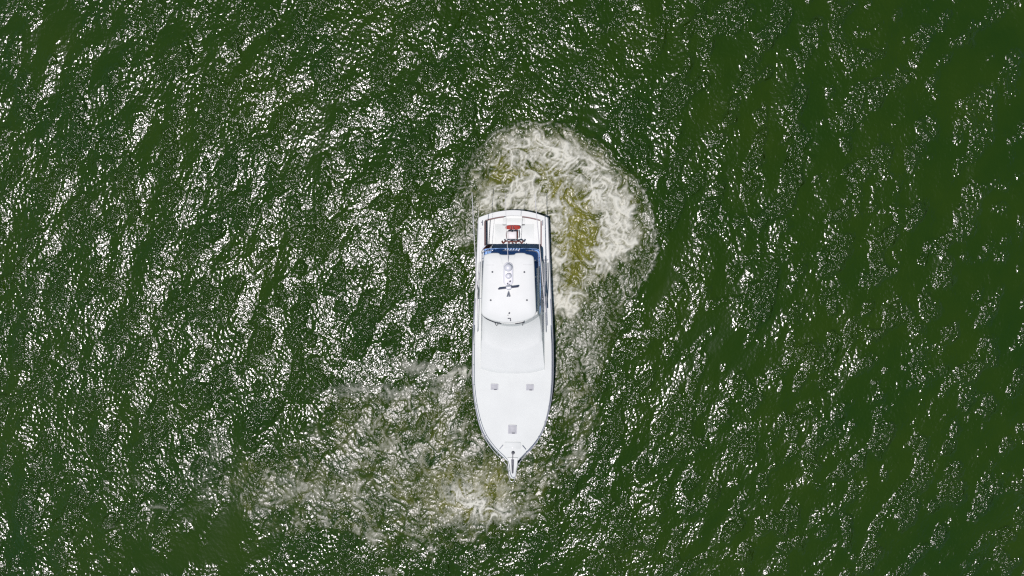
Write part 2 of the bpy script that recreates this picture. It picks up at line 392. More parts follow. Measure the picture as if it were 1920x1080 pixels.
def prism(outline, z0, z1, bevel=0.0, seg=2, bm=None, crown=0.0):
    """closed outline [(x,y)] pulled from z0 to z1, edges rounded; z may be callables of (x,y)"""
    bm = bm or bmesh.new(); f = lambda z, x, y: z(x, y) if callable(z) else z
    lo = [bm.verts.new((x, y, f(z0, x, y))) for x, y in outline]
    hi = [bm.verts.new((x, y, f(z1, x, y))) for x, y in outline]
    n = len(outline); fs = []
    for i in range(n):
        fs.append(bm.faces.new((lo[i], lo[(i + 1) % n], hi[(i + 1) % n], hi[i])))
    top = bm.faces.new(hi); bm.faces.new(lo[::-1])
    if bevel > 0:
        bmesh.ops.bevel(bm, geom=list(top.edges), offset=bevel, segments=seg, affect='EDGES', profile=0.5)
    return bm

def rrect(cx, cy, w, h, r, n=5):
    out = []
    for sx, sy, a0 in ((1, 1, 0), (-1, 1, 90), (-1, -1, 180), (1, -1, 270)):
        for i in range(n + 1):
            a = math.radians(a0 + 90 * i / n)
            out.append((cx + sx * (w / 2 - r) + r * math.cos(a), cy + sy * (h / 2 - r) + r * math.sin(a)))
    return out

def tube(bm, pts, r, n=8, r1=None):
    pts = [Vector(p) for p in pts]; rings = []
    for i, p in enumerate(pts):
        d = (pts[min(i + 1, len(pts) - 1)] - pts[max(i - 1, 0)]).normalized()
        u = d.orthogonal().normalized() if i == 0 else (u - d * u.dot(d)).normalized()
        v = d.cross(u); rr = r if r1 is None else r + (r1 - r) * i / (len(pts) - 1)
        rings.append([bm.verts.new(p + (u * math.cos(2 * math.pi * k / n) + v * math.sin(2 * math.pi * k / n)) * rr) for k in range(n)])
    for a, b in zip(rings, rings[1:]):
        for k in range(n): bm.faces.new((a[k], a[(k + 1) % n], b[(k + 1) % n], b[k]))
    bm.faces.new(rings[0][::-1]); bm.faces.new(rings[-1])
    return bm

def lathe(bm, c, prof, n=24, axis='z'):
    rings = []
    for r, z in prof:
        rings.append([bm.verts.new((c[0] + r * math.cos(2 * math.pi * k / n), c[1] + r * math.sin(2 * math.pi * k / n), c[2] + z)) for k in range(n)])
    for a, b in zip(rings, rings[1:]):
        for k in range(n): bm.faces.new((a[k], a[(k + 1) % n], b[(k + 1) % n], b[k]))
    bm.faces.new(rings[0][::-1]); bm.faces.new(rings[-1]); return bm

def box(bm, c, s, bev=0.0, seg=2, rotz=0.0):
    n0 = len(bm.verts); r = bmesh.ops.create_cube(bm, size=1.0); vs = r['verts']; ca, sa = math.cos(rotz), math.sin(rotz)
    es = list({e for v in vs for e in v.link_edges})
    for v in vs: v.co = Vector((v.co.x * s[0], v.co.y * s[1], v.co.z * s[2]))
    if bev: 
        rb = bmesh.ops.bevel(bm, geom=es, offset=bev, segments=seg, affect='EDGES', profile=0.5)
        vs = [v for v in bm.verts if v.is_valid and v.index == -1 or v in rb['verts']]
        vs = list({v for f in rb['faces'] for v in f.verts} | {v for v in r['verts'] if v.is_valid})
    for v in vs:
        x, y, z = v.co; v.co = Vector((c[0] + x * ca - y * sa, c[1] + x * sa + y * ca, c[2] + z))
    return bm

def smooth_poly(pts, n=6, closed=False):
    """Catmull-Rom through 2- or 3-D points"""
    P = [np.array(p, float) for p in pts]; out = []
    N = len(P); last = N if closed else N - 1
    for i in range(last):
        p0 = P[(i - 1) % N] if closed or i > 0 else 2 * P[0] - P[1]
        p1 = P[i]; p2 = P[(i + 1) % N]; p3 = P[(i + 2) % N] if closed or i + 2 < N else 2 * P[-1] - P[-2]
        for k in range(n):
            t = k / n
            out.append(tuple(0.5 * (2 * p1 + (p2 - p0) * t + (2 * p0 - 5 * p1 + 4 * p2 - p3) * t**2 + (3 * p1 - p0 - 3 * p2 + p3) * t**3)))
    if not closed: out.append(tuple(P[-1]))
    return out

# ------------------------------------------------------------------ the boat (bow towards -Y, x across, z up from the waterline)
HEEL = math.radians(3.6); XB = 0.125
boat = bpy.data.objects.new("sport_fishing_boat", None); COL.objects.link(boat)
boat.location = (XB, 0, 0); boat.rotation_euler = (0, -HEEL, 0); boat.empty_display_size = 0.5
boat["label"] = "white sport fishing boat with hardtop and bow pulpit turning in green water"
boat["category"] = "boat"

def L(px, py, z):       # plan measure of the photograph -> boat metres at height z
    x, y = ray(px, py, z)
    return (x - XB + math.tan(HEEL) * z, y, z)
def LY(py, z): return ray(960, py, z)[1]
def KX_(py, z): return ray(961, py, z)[0]

def sheer_py(py): return float(np.interp(py, [394, 470, 560, 690, 760, 820, 870], [1.12, 1.15, 1.25, 1.50, 1.68, 1.86, 2.02]))
ST = [(408, 65.0), (430, 66.0), (470, 67.5), (540, 70.5), (600, 73.5), (650, 75.3), (690, 75.6), (720, 75.0), (750, 72.0), (775, 67.2),
      (797, 61.2), (816, 53.2), (830, 44.0), (842, 34.0), (853, 23.0), (862, 12.5), (868, 4.0)]
ys_ = []; ws_ = []; zs_ = []
for py, hw in ST:
    z = sheer_py(py); ys_.append(LY(py, z)); ws_.append(hw * KX_(py, z)); zs_.append(z)
fine = smooth_poly(list(zip(ys_, ws_, zs_)), 4)
YS = np.array([f[0] for f in fine]); WS = np.array([f[1] for f in fine]); ZS = np.array([f[2] for f in fine])
def half(y): return float(np.interp(-y, -YS, WS))
def sheer(y): return float(np.interp(-y, -YS, ZS))
YST = YS[0]; CAMB = 0.42
def stern_y(y, x, wd):     # the transom bows out aft in plan
    t = np.clip((y - (YST - 2.2)) / 2.2, 0, 1)
    return y + CAMB * t * t * (1 - (x / wd)**2)
YBOW = YS[-1]

# hull shell
bm = bmesh.new(); rows = []
for y, wd, z in zip(YS, WS, ZS):
    u = np.clip((y - YBOW) / 5.5, 0, 1); fl = u**0.55
    wch = wd * (0.50 + 0.42 * fl); row = []
    prof = [(wd, z), (wd - 0.02, z - 0.05), (wd * (0.90 + 0.08 * fl) - 0.015, z * 0.6), (wch * 1.01, z * 0.25), (wch, 0.02), (wch * 0.9, -0.15), (0.0, -0.75 * (0.4 + 0.6 * u))]
    stem = (1 - u) * 0.9
    for s in (1, -1):
        pts = prof if s == 1 else prof[-2::-1]
        for x, zz in pts:
            yy_ = y + stem * (1 - max(zz, -0.6) / z) * 0.8 if zz < z else y
            row.append(bm.verts.new((s * x, stern_y(yy_, x, wd), zz)))
    rows.append(row)
for a, b in zip(rows, rows[1:]):
    for i in range(len(a) - 1): bm.faces.new((a[i], a[i + 1], b[i + 1], b[i]))
bm.faces.new(rows[-1])
hull = from_bm("hull", bm, 'gel', boat, True, 40)
# transom panel, curved in plan
bm = bmesh.new(); tr = []
for i in range(17):
    x = (-1 + i / 8) * WS[0]; yb = stern_y(YST, x, WS[0])
    tr.append([bm.verts.new((x * q, yb - dy, zz)) for q, dy, zz in ((1, 0, ZS[0]), (0.985, 0.02, 0.6), (0.92, 0.06, 0.0), (0.85, 0.08, -0.3))])
for a, b in zip(tr, tr[1:]):
    for i in range(3): bm.faces.new((a[i], a[i + 1], b[i + 1], b[i]))
from_bm("transom", bm, 'gel', boat, True)

# foredeck and side decks: crowned sheet from the cockpit forward
YCF = LY(490, 1.2)                 # forward end of the cockpit
bm = bmesh.new(); rows = []
yd = np.concatenate([[YCF], YS[YS < YCF]])
for y in yd:
    wd = half(y) - 0.012; z = sheer(y) + 0.012; row = []
    for i in range(21):
        t = -1 + i / 10; row.append(bm.verts.new((t * wd, y, z + 0.06 * min(1, wd) * (1 - t * t))))
    rows.append(row)
for a, b in zip(rows, rows[1:]):
    for i in range(20): bm.faces.new((a[i], a[i + 1], b[i + 1], b[i]))
from_bm("foredeck", bm, 'deck', boat, True)
def deckz(x, y): 
    wd = half(y); return sheer(y) + 0.012 + 0.06 * min(1, wd) * (1 - (x / wd)**2)

# covering boards round the cockpit
CW = 1.63                            # inner half width of the cockpit
def inner_y(x): return LY(413, 1.1) + 0.26 * (1 - (x / CW)**2)
bm = bmesh.new(); ring_o = []; ring_i = []
for s in (-1, 1): pass
outer = [(-half(y) + 0.005, y) for y in np.linspace(YCF - 0.02, YST - 0.05, 14)]
outer += [(x, stern_y(YST, x, WS[0])) for x in np.linspace(-WS[0] * 0.985, WS[0] * 0.985, 21)]
outer += [(half(y) - 0.005, y) for y in np.linspace(YST - 0.05, YCF - 0.02, 14)]
ins = [(-CW, y) for y in np.linspace(YCF - 0.02, inner_y(-CW) - 0.08, 14)]
ins += [(x, inner_y(x)) for x in np.linspace(-CW + 0.06, CW - 0.06, 21)]
ins += [(CW, y) for y in np.linspace(inner_y(CW) - 0.08, YCF - 0.02, 14)]
tv = []
for (xo, yo), (xi, yi) in zip(outer, ins):
    zo = sheer(min(yo, YST)) + 0.03
    tv.append([bm.verts.new((xo, yo, zo - 0.05)), bm.verts.new((xo * 0.996, yo - 0.004, zo)), bm.verts.new((xi, yi, zo + 0.015)), bm.verts.new((xi, yi, zo - 0.04))])
for a, b in zip(tv, tv[1:]):
    for i in range(3): bm.faces.new((a[i], a[i + 1], b[i + 1], b[i]))
from_bm("covering_board", bm, 'gel', boat, True, 30)
# cockpit liner and sole
ZSOLE = 0.42
bm = bmesh.new(); lv = []
for xi, yi in ins:
    lv.append([bm.verts.new((xi * 1.012, yi + (0.012 if yi > YST - 0.9 else 0), 1.12)), bm.verts.new((xi * 1.0, yi, ZSOLE - 0.03))])
for a, b in zip(lv, lv[1:]): bm.faces.new((a[0], a[1], b[1], b[0]))
from_bm("cockpit_liner", bm, 'gel', boat, True, 40)
bm = prism([(x, y) for x, y in ins], ZSOLE - 0.05, ZSOLE)
sole = from_bm("cockpit_sole", bm, 'sole', boat, False)
for cx, cy, ww, hh in ((-0.75, LY(438, .4), 0.7, 1.1), (0.80, LY(438, .4), 0.7, 1.1), (0.0, LY(416, .4), 1.3, 0.42)):
    from_bm("sole_hatch", prism(rrect(cx, cy, ww, hh, 0.05), ZSOLE, ZSOLE + 0.008, 0.003), 'sole', sole, True)
# maroon coaming bolsters
def bolster(pts, nm="coaming_bolster"):
    bm = bmesh.new(); rr = []
    for (x, y, nx_, ny_) in pts:
        rr.append([bm.verts.new((x + nx_ * d, y + ny_ * d, z)) for d, z in ((0.0, 1.09), (0.05, 1.085), (0.075, 1.0), (0.07, 0.86), (0.03, 0.80), (0.0, 0.80))])
    for a, b in zip(rr, rr[1:]):
        for i in range(5): bm.faces.new((a[i], a[i + 1], b[i + 1], b[i]))
    bm.faces.new(rr[0]); bm.faces.new(rr[-1][::-1])
    return from_bm(nm, bm, 'bolster', boat, True, 50)
for s in (-1, 1):
    bolster([(s * CW * 0.998, y, -s, 0) for y in np.linspace(LY(463, 1), inner_y(CW) - 0.03, 8)])
    bolster([(x, inner_y(x) - 0.002, 0, -1) for x in np.linspace(s * (CW - 0.12), s * 0.52, 8)])

# rub rail along the sheer
for s in (-1, 1):
    bm = bmesh.new(); tube(bm, [(s * (half(y) + 0.012), y if y < YST - 0.02 else y, sheer(y) - 0.07) for y in YS], 0.028, 6)
    from_bm("rub_rail", bm, 'steel', hull, True)

# ---- deckhouse: U-shaped rings lofted upward
def u_ring(hw_f, yc, ysd, yaft, hw_a, z, n=16, expo=2.2):
    out = [(-hw_a, yaft, z)]
    for i in range(5): out.append((-(hw_a + (hw_f - hw_a) * (i + 1) / 5), yaft + (ysd - yaft) * (i + 1) / 5.0, z))
    for i in range(1, n):
        t = -1 + 2 * i / n; out.append((hw_f * t, yc + (ysd - yc) * abs(t)**expo, z))
    for i in range(5, 0, -1): out.append(((hw_a + (hw_f - hw_a) * i / 5), yaft + (ysd - yaft) * i / 5.0, z))
    out.append((hw_a, yaft, z)); return out
def hw_at(px_half, z): return px_half * KX_(600, z)
def house_ring(pxh, pyc, pys, z, pyaft, pxa): return u_ring(hw_at(pxh, z), LY(pyc, z), LY(pys, z), LY(pyaft, z), hw_at(pxa, z), z)
rings = [house_ring(60.5, 703, 694, 1.40, 490, 57.5), house_ring(60.3, 701, 692, 1.585, 490, 57.2), house_ring(60.0, 694, 684, 1.68, 490, 57), house_ring(57.5, 661, 640, 2.16, 490, 55),
         house_ring(56.5, 656, 635, 2.23, 490, 55), house_ring(55.8, 649, 629, 2.25, 490, 55), house_ring(54.0, 622, 600, 2.80, 490, 54), house_ring(53.3, 612, 592, 3.06, 490, 53.5)]
bm = bmesh.new(); vr = [[bm.verts.new(p) for p in r] for r in rings]
for a, b in zip(vr, vr[1:]):
    for i in range(len(a) - 1): bm.faces.new((a[i], a[i + 1], b[i + 1], b[i]))
    bm.faces.new((a[-1], a[0], b[0], b[-1]))
house = from_bm("deckhouse", bm, 'gel2', boat, True, 50)
# side windows and the aft door
def on_side(s, py, z):
    zz = [r[3][2] for r in rings]; xs_ = [[abs(p[0]) for p in r] for r in rings]
    k = np.interp(z, zz, range(len(zz))); k0 = min(int(k), len(zz) - 2)
    r0, r1 = rings[k0], rings[k0 + 1]; y = LY(py, z)
    def xa(r): 
        pts = r[:6]; return np.interp(-y, [-p[1] for p in pts], [-p[0] for p in pts])
    return (s * ((1 - (k - k0)) * xa(r0) + (k - k0) * xa(r1)), y)
for s in (-1, 1):
    for p0, p1 in ((500, 540), (545, 585), (590, 622)):
        bm = bmesh.new(); g = []
        for py in np.linspace(p0, p1, 6):
            col = []
            for z in (1.78, 2.0, 2.25):
                x, y = on_side(s, py, z); col.append(bm.verts.new((x + s * 0.012, y, z)))
            g.append(col)
        for a, b in zip(g, g[1:]):
            for i in range(2): bm.faces.new((a[i], a[i + 1], b[i + 1], b[i]))
        from_bm("side_window", bm, 'glass', house, True)
door = from_bm("cabin_door", box(bmesh.new(), (-0.3, YCF - 0.0 + 0.0 + LY(490, 2) - LY(490, 1.2) + 0.03, 1.35), (0.75, 0.05, 1.75), 0.02), 'glass', house, True)
bm = bmesh.new(); tube(bm, [(-0.02, door.location.y + LY(490, 2) + 0.09, 1.2), (-0.02, LY(490, 2) + 0.09, 1.5)], 0.015, 6)
from_bm("door_handle", bm, 'steel', door, True)

# ---- flybridge: deck with overhang, coaming, console, seats
ZF = 2.82
fb = [(x, y) for x, y, z in house_ring(55.0, 640, 620, ZF, 474, 51.5)]
fb_out = smooth_poly([(-1.50, LY(480, ZF)), (-1.47, LY(470, ZF)), (-1.38, LY(466.5, ZF)), (-0.6, LY(465.5, ZF)), (0.6, LY(465.5, ZF)), (1.40, LY(466.5, ZF)), (1.54, LY(470, ZF)), (1.59, LY(482, ZF)),
                      (1.60, LY(560, ZF)), (1.58, LY(588, ZF)), (1.46, LY(597, ZF)), (1.36, LY(590, ZF)), (0.9, LY(592, ZF)), (-0.9, LY(592, ZF)), (-1.46, LY(580, ZF)), (-1.56, LY(555, ZF))], 4, True)  # right edge reaches further out to show the shade-blue strip
fly = from_bm("flybridge_deck", prism(fb_out, ZF - 0.10, ZF, 0.03), 'shadedeck', boat, True)
# coaming wall of the flybridge (front and sides)
cr0 = house_ring(53.3, 612, 592, 3.06, 500, 52.5); cr1 = house_ring(51.5, 607, 588, 3.70, 503, 50.5); cr2 = house_ring(49.5, 604, 586, 3.68, 503, 48.5); cr3 = house_ring(48.5, 602, 584, ZF - 0.02, 503, 47.5)
bm = bmesh.new(); vr = [[bm.verts.new(p) for p in r] for r in (cr0, cr1, cr2, cr3)]
for a, b in zip(vr, vr[1:]):
    for i in range(len(a) - 1): bm.faces.new((a[i], a[i + 1], b[i + 1], b[i]))
from_bm("flybridge_coaming", bm, 'gel2', boat, True, 40)
con = from_bm("helm_console", box(bmesh.new(), (0, LY(545, 3.2), 3.25), (1.0, 0.7, 0.86), 0.06), 'gel', boat, True)
bm = bmesh.new(); lathe(bm, (0, LY(537, 3.3), 3.55), [(0.17, 0), (0.2, 0.012), (0.2, 0.03), (0.17, 0.04)], 20); from_bm("steering_wheel", bm, 'steel', con, True)
for x in (-0.42, 0.42):
    hs = from_bm("helm_seat", box(bmesh.new(), (x, LY(512, 3.2), 3.22), (0.55, 0.5, 0.14), 0.05), 'seat', boat, True)
    bm = bmesh.new(); tube(bm, [(x, LY(512, 3.2), ZF), (x, LY(512, 3.2), 3.16)], 0.05, 10); from_bm("pedestal", bm, 'steel', hs, True)
    from_bm("seat_back", box(bmesh.new(), (x, LY(505, 3.2), 3.45), (0.52, 0.1, 0.4), 0.04), 'seat', hs, True)
# aft rail of the flybridge
bm = bmesh.new(); zr = ZF + 0.75
tube(bm, smooth_poly([(1.50, LY(535, zr), zr), (1.50, LY(485, zr), zr), (1.46, LY(474, zr), zr), (1.25, LY(470.5, zr), zr), (0.85, LY(470, zr), zr)], 5), 0.022, 8)
tube(bm, smooth_poly([(-1.50, LY(535, zr), zr), (-1.50, LY(485, zr), zr), (-1.46, LY(474, zr), zr), (-1.25, LY(470.5, zr), zr), (-0.95, LY(470, zr), zr)], 5), 0.022, 8)
tube(bm, [(-0.42, LY(470, zr), zr), (0.45, LY(470, zr), zr)], 0.018, 8)
frail = from_bm("flybridge_rail", bm, 'steel', boat, True)
for x, py in ((1.50, 530), (1.50, 485), (1.2, 470.5), (0.85, 470), (0.45, 470), (-0.42, 470), (-0.95, 470), (-1.2, 470.5), (-1.5, 485), (-1.5, 530)):
    bm = bmesh.new(); tube(bm, [(x, LY(py, zr), ZF), (x, LY(py, zr), zr)], 0.018, 6); from_bm("stanchion", bm, 'steel', frail, True)
# boarding ladder at the port-hand side of the picture
bm = bmesh.new(); lx = -1.36
for dx in (-0.16, 0.16):
    tube(bm, smooth_poly([(lx + dx, LY(459, .5), ZSOLE), (lx + dx, LY(464, 2), 2.0), (lx + dx, LY(468, 3), 3.0), (lx + dx, LY(471.5, 3.5), 3.45), (lx + dx, LY(476, 3.5), 3.42)], 4), 0.022, 8)
lad = from_bm("ladder", bm, 'steel', boat, True)
for k in range(7):
    z = 0.75 + k * 0.33; py = np.interp(z, [0.42, 2, 3], [459, 464, 468])
    from_bm("rung", box(bmesh.new(), (lx, LY(py, z), z), (0.34, 0.07, 0.025), 0.008), 'wood', lad, True)

# ---- hardtop
ZH = 4.95
def HL(px, py): x, y, z = L(px, py, ZH); return (x, y)
ht = smooth_poly([HL(*p) for p in ((907.5, 479.5), (910.5, 477), (921, 474.5), (934, 474.5), (938.5, 477.3), (952, 477.8), (964, 477.3), (968, 474.5), (982, 474.3), (987, 476.5), (996, 478.5), (1000, 482),
        (1001.3, 490), (1003, 530), (1004.6, 570), (1005, 586), (1000, 594.5), (985, 601), (968, 604.6), (953.5, 605.6), (938, 604.6), (921, 601), (906.5, 594), (902, 586), (902.4, 570), (904, 530), (906, 490))], 4, True)
def crown(x, y): return ZH + 0.07 * (1 - (x / 1.5)**2) * min(1, max(0, 1))
bm = bmesh.new(); n = len(ht); cxh = sum(p[0] for p in ht) / n; cyh = sum(p[1] for p in ht) / n
lev = [(1.0, -0.09, 0), (1.0, -0.05, 0), (0.985, -0.015, 0), (0.955, 0.0, 0), (0.75, 0.035, 0), (0.45, 0.06, 0), (0.2, 0.07, 0)]
vr = [[bm.verts.new((cxh + (x - cxh) * q, cyh + (y - cyh) * (1 - (1 - q) * (0.72 if q > 0.9 else 0.9 if q > .7 else 1)), ZH - 0.02 + dz)) for x, y in ht] for q, dz, _ in lev]
for a, b in zip(vr, vr[1:]):
    for i in range(n): bm.faces.new((a[i], a[(i + 1) % n], b[(i + 1) % n], b[i]))
bm.faces.new(vr[-1]); bm.faces.new(vr[0][::-1])
top = from_bm("hardtop", bm, 'gel', boat, True, 60)
def topz(x, y):
    q = max(abs(x - cxh) / 1.40, abs(y - cyh) / 1.75); return ZH - 0.02 + np.interp(q, [0.2, 0.45, 0.75, 0.955, 1], [0.07, 0.06, 0.035, 0.0, -0.03])
# pipework carrying the hardtop
for s in (-1, 1):
    for py0, py1 in ((597, 592), (560, 556), (520, 517), (488, 490)):
        bm = bmesh.new(); x0 = s * (1.38 if py0 < 590 else 1.2)
        tube(bm, [(x0, LY(py0, 3.6), 3.6 if py0 > 500 else ZF), (s * 1.25, LY(py1, 4.85), 4.86)], 0.027, 8); from_bm("hardtop_leg", bm, 'alu', boat, True)
# dark front enclosure bar under the brow
bm = bmesh.new(); tube(bm, smooth_poly([L(903, 589, 4.4), L(912, 598, 4.4), L(928, 604.5, 4.4), L(940, 607, 4.4)], 4), 0.025, 6); from_bm("enclosure_bar", bm, 'black', boat, True)
bm = bmesh.new(); tube(bm, smooth_poly([L(966, 607, 4.4), L(978, 605, 4.4), L(984, 603.5, 4.4)], 4), 0.025, 6); from_bm("enclosure_bar", bm, 'black', boat, True)
for a, b in (((927, 604, 4.5), (931, 611, 3.85)), ((934, 605, 4.5), (933, 610, 3.85)), ((981, 603, 4.5), (980, 610, 3.85))):
    bm = bmesh.new(); tube(bm, [L(*a), L(*b)], 0.022, 6); from_bm("spreader_light_bracket", bm, 'black', boat, True)

# radar and satellite domes on a raised pad
pc = HL(953.2, 514); padz = topz(*pc)
pad = from_bm("electronics_pad", prism(rrect(pc[0], pc[1], 0.50, 1.22, 0.245, 8), padz - 0.05, padz + 0.045, 0.03, 3), 'dome', top, True, 60)
def dome(px, py, r, h):
    c = HL(px, py); bm = bmesh.new()
    lathe(bm, (c[0], c[1], padz + 0.045), [(r * 0.93, 0), (r, h * 0.15), (r, h * 0.5), (r * 0.93, h * 0.72), (r * 0.75, h * 0.88), (r * 0.45, h * 0.97), (r * 0.12, h)], 28)
    return from_bm("radome", bm, 'dome', top, True, 60)
dome(953.3, 501.5, 0.205, 0.30); dome(953.6, 517.0, 0.155, 0.20)
# open-array scanner
c = HL(954, 538.5); tz = topz(*c)
bm = bmesh.new(); lathe(bm, (c[0], c[1], tz - 0.02), [(0.16, 0), (0.15, 0.12), (0.10, 0.2), (0.07, 0.26)], 16)
sc_ = from_bm("radar_scanner", bm, 'dome', top, True, 50)
bm = bmesh.new(); box(bm, (c[0], c[1], tz + 0.28), (1.06, 0.085, 0.09), 0.03, 2, math.radians(7)); from_bm("scanner_bar", bm, 'navy', sc_, True)
bm = bmesh.new(); box(bm, (c[0] + 0.02, c[1], tz + 0.335), (0.26, 0.13, 0.03), 0.012, 2, math.radians(7)); from_bm("scanner_cap", bm, 'dome', sc_, True)
# horns, lights and small fittings on the roof
def fitting(px, py, nm, r=0.035, h=0.1, m='rubber'):
    c = HL(px, py); bm = bmesh.new(); lathe(bm, (c[0], c[1], topz(*c) - 0.02), [(r * 1.3, 0), (r * 1.2, 0.03), (r, 0.035), (r, h), (r * 0.5, h + 0.02)], 10); return from_bm(nm, bm, m, top, True)
for p in ((923.2, 510), (983.2, 510), (920, 563), (988, 562.5)): fitting(*p, "deck_light", 0.04, 0.07)
for p in ((956.7, 527.2), (955, 587.0)): fitting(*p, "gps_antenna", 0.04, 0.16)
fitting(952, 531.5, "mast_light", 0.035, 0.12); fitting(955.7, 533.5, "mast_light", 0.025, 0.1); fitting(952.5, 591, "mast_light", 0.022, 0.08)
c0 = HL(953.7, 547); tz = topz(*c0)
for dx in (-2.2, 2.2):
    a = HL(953.7, 546); b = HL(953.7 + dx, 556); bm = bmesh.new()
    tube(bm, [(a[0] + dx * .004, a[1], tz + 0.06), (b[0], b[1], tz + 0.07)], 0.018, 8, 0.045); from_bm("air_horn", bm, 'steel', top, True)
bm = bmesh.new(); a = HL(952, 597); b = HL(957, 597); e = HL(957.4, 602); tz = topz(*a)
tube(bm, [(a[0], a[1], tz + 0.05), (b[0], b[1], tz + 0.06), (e[0], e[1], tz + 0.04)], 0.03, 8); from_bm("searchlight", bm, 'rubber', top, True)
# thin moulded seams across the roof
for px0, px1, py in ((911, 926, 497), (981, 998, 496.5)):
    a = HL(px0, py); b = HL(px1, py)
    bm = bmesh.new(); tube(bm, [(a[0], a[1], topz(*a) + 0.0), (b[0], b[1], topz(*b) + 0.0)], 0.008, 5); from_bm("roof_seam", bm, 'frame', top, True)
# rod holders along the aft edge of the flybridge
for k in range(6):
    x, y, z = L(948 + k * 5.2, 469, 3.3); bm = bmesh.new(); tube(bm, [(x, y, ZF + 0.35), (x, y + 0.05, ZF + 0.72)], 0.027, 8); from_bm("rod_holder", bm, 'fibre', boat, True)

# ---- outriggers and whip aerials
def pole(nm, pts, r, r1, m='fibre'):
    bm = bmesh.new(); tube(bm, smooth_poly(pts, 6), r, 6, r1); return from_bm(nm, bm, m, boat, True)
o1 = pole("outrigger", [L(895, 585, 2.9), L(893, 520, 3.6), L(888.5, 440, 4.9), L(884.5, 360, 6.2)], 0.032, 0.016)
o2 = pole("outrigger", [L(1023, 585, 2.5), L(1017, 520, 3.4), L(1009.5, 440, 4.7), L(1002.5, 364, 5.9)], 0.032, 0.016)
for o, pts in ((o1, [(896, 560, 2.6), (897, 545, 3.1), (894.5, 535, 3.4)]), (o2, [(1020, 560, 2.2), (1019, 545, 2.8), (1018.5, 535, 3.2)])):
    bm = bmesh.new(); tube(bm, [L(*p) for p in pts], 0.045, 8, 0.03); from_bm("outrigger_bracket", bm, 'steel', o, True)
    bm = bmesh.new(); a = Vector(L(*pts[0])); tube(bm, [a, a + Vector((0.28 if pts[0][0] < 960 else -0.28, 0.0, -0.05))], 0.022, 6); from_bm("spreader_strut", bm, 'alu', o, True)
pole("whip_aerial", [L(953, 492, 4.98), L(951.5, 465, 5.5), L(949, 415, 6.5), L(947.5, 362, 7.6)], 0.018, 0.007)
pole("whip_aerial", [L(899, 528, 3.4), L(898, 470, 4.3), L(896, 390, 5.6)], 0.012, 0.006)
# folded gaff, boat hook and lines on the side decks
def side_line(nm, pts, r, m):
    bm = bmesh.new(); tube(bm, smooth_poly([(*L(px, py, 1.4)[:2], z) for px, py, z in pts], 4), r, 6); return from_bm(nm, bm, m, boat, True)
side_line("gaff", [(1027, 493, 1.42), (1027.5, 540, 1.46), (1024, 586, 1.50)], 0.016, 'black')
side_line("boat_hook", [(1022, 480, 1.40), (1023, 540, 1.46), (1026, 610, 1.56)], 0.018, 'alu')
side_line("dock_line", [(1014, 508, 1.45), (1019, 528, 1.42), (1015, 545, 1.44), (1021, 555, 1.45), (1016, 560, 1.45)], 0.016, 'rubber')
side_line("grab_rail", [(1018, 488, 1.50), (1019.5, 500, 1.62), (1021.5, 560, 1.68), (1023.5, 612, 1.72), (1024, 622, 1.6)], 0.016, 'steel')
side_line("grab_rail", [(899, 492, 1.50), (898.5, 500, 1.62), (897, 560, 1.68), (896, 612, 1.72), (896, 622, 1.6)], 0.016, 'steel')
side_line("dock_line", [(896, 508, 1.40), (897.5, 522, 1.40), (895, 530, 1.42), (897, 545, 1.42)], 0.012, 'frame')
side_line("gate_wire", [(1014, 487.5, 1.6), (1027, 488, 1.6)], 0.01, 'rubber')

# ---- cockpit fittings: rod holders, cleats, round bait well
def on_board(px, py): x, y, z = L(px, py, 1.17); return (x, y, 1.155)
for p in ((903, 417), (901.5, 429.5), (901.3, 447), (902.5, 465.5), (1017, 417.5), (1019.3, 429), (1020, 447.5), (1019.5, 461)):
    c = on_board(*p); bm = bmesh.new(); lathe(bm, (c[0], c[1], c[2] - 0.005), [(0.05, 0), (0.05, 0.02), (0.034, 0.024), (0.03, 0.012), (0.028, 0.0)], 14)
    rh = from_bm("rod_holder", bm, 'steel', boat, True)
    bm = bmesh.new(); lathe(bm, (c[0], c[1], c[2]), [(0.029, 0.0), (0.029, 0.014)], 12); from_bm("bore", bm, 'black', rh, True)
def cleat(x, y, z, rot=0.0):
    bm = bmesh.new(); ca, sa = math.cos(rot), math.sin(rot)
    P = lambda u, v, h: (x + u * sa + v * ca, y + u * ca - v * sa, z + h)
    tube(bm, [P(-0.15, 0, 0.07), P(-0.06, 0, 0.06), P(0.06, 0, 0.06), P(0.15, 0, 0.07)], 0.022, 8)
    for u in (-0.05, 0.05): tube(bm, [P(u, 0, 0), P(u, 0, 0.06)], 0.02, 8)
    return from_bm("cleat", bm, 'steel', boat, True)
for s in (-1, 1): 
    c = L(961 + s * 56.5, 418, 1.17); cleat(c[0] , c[1], 1.15)
c = L(909.5, 466, 1.2); bm = bmesh.new(); lathe(bm, (c[0], c[1], ZSOLE), [(0.15, 0), (0.17, 0.7), (0.18, 0.74), (0.16, 0.78), (0.05, 0.80)], 20)
from_bm("bait_well", bm, 'dome', boat, True)

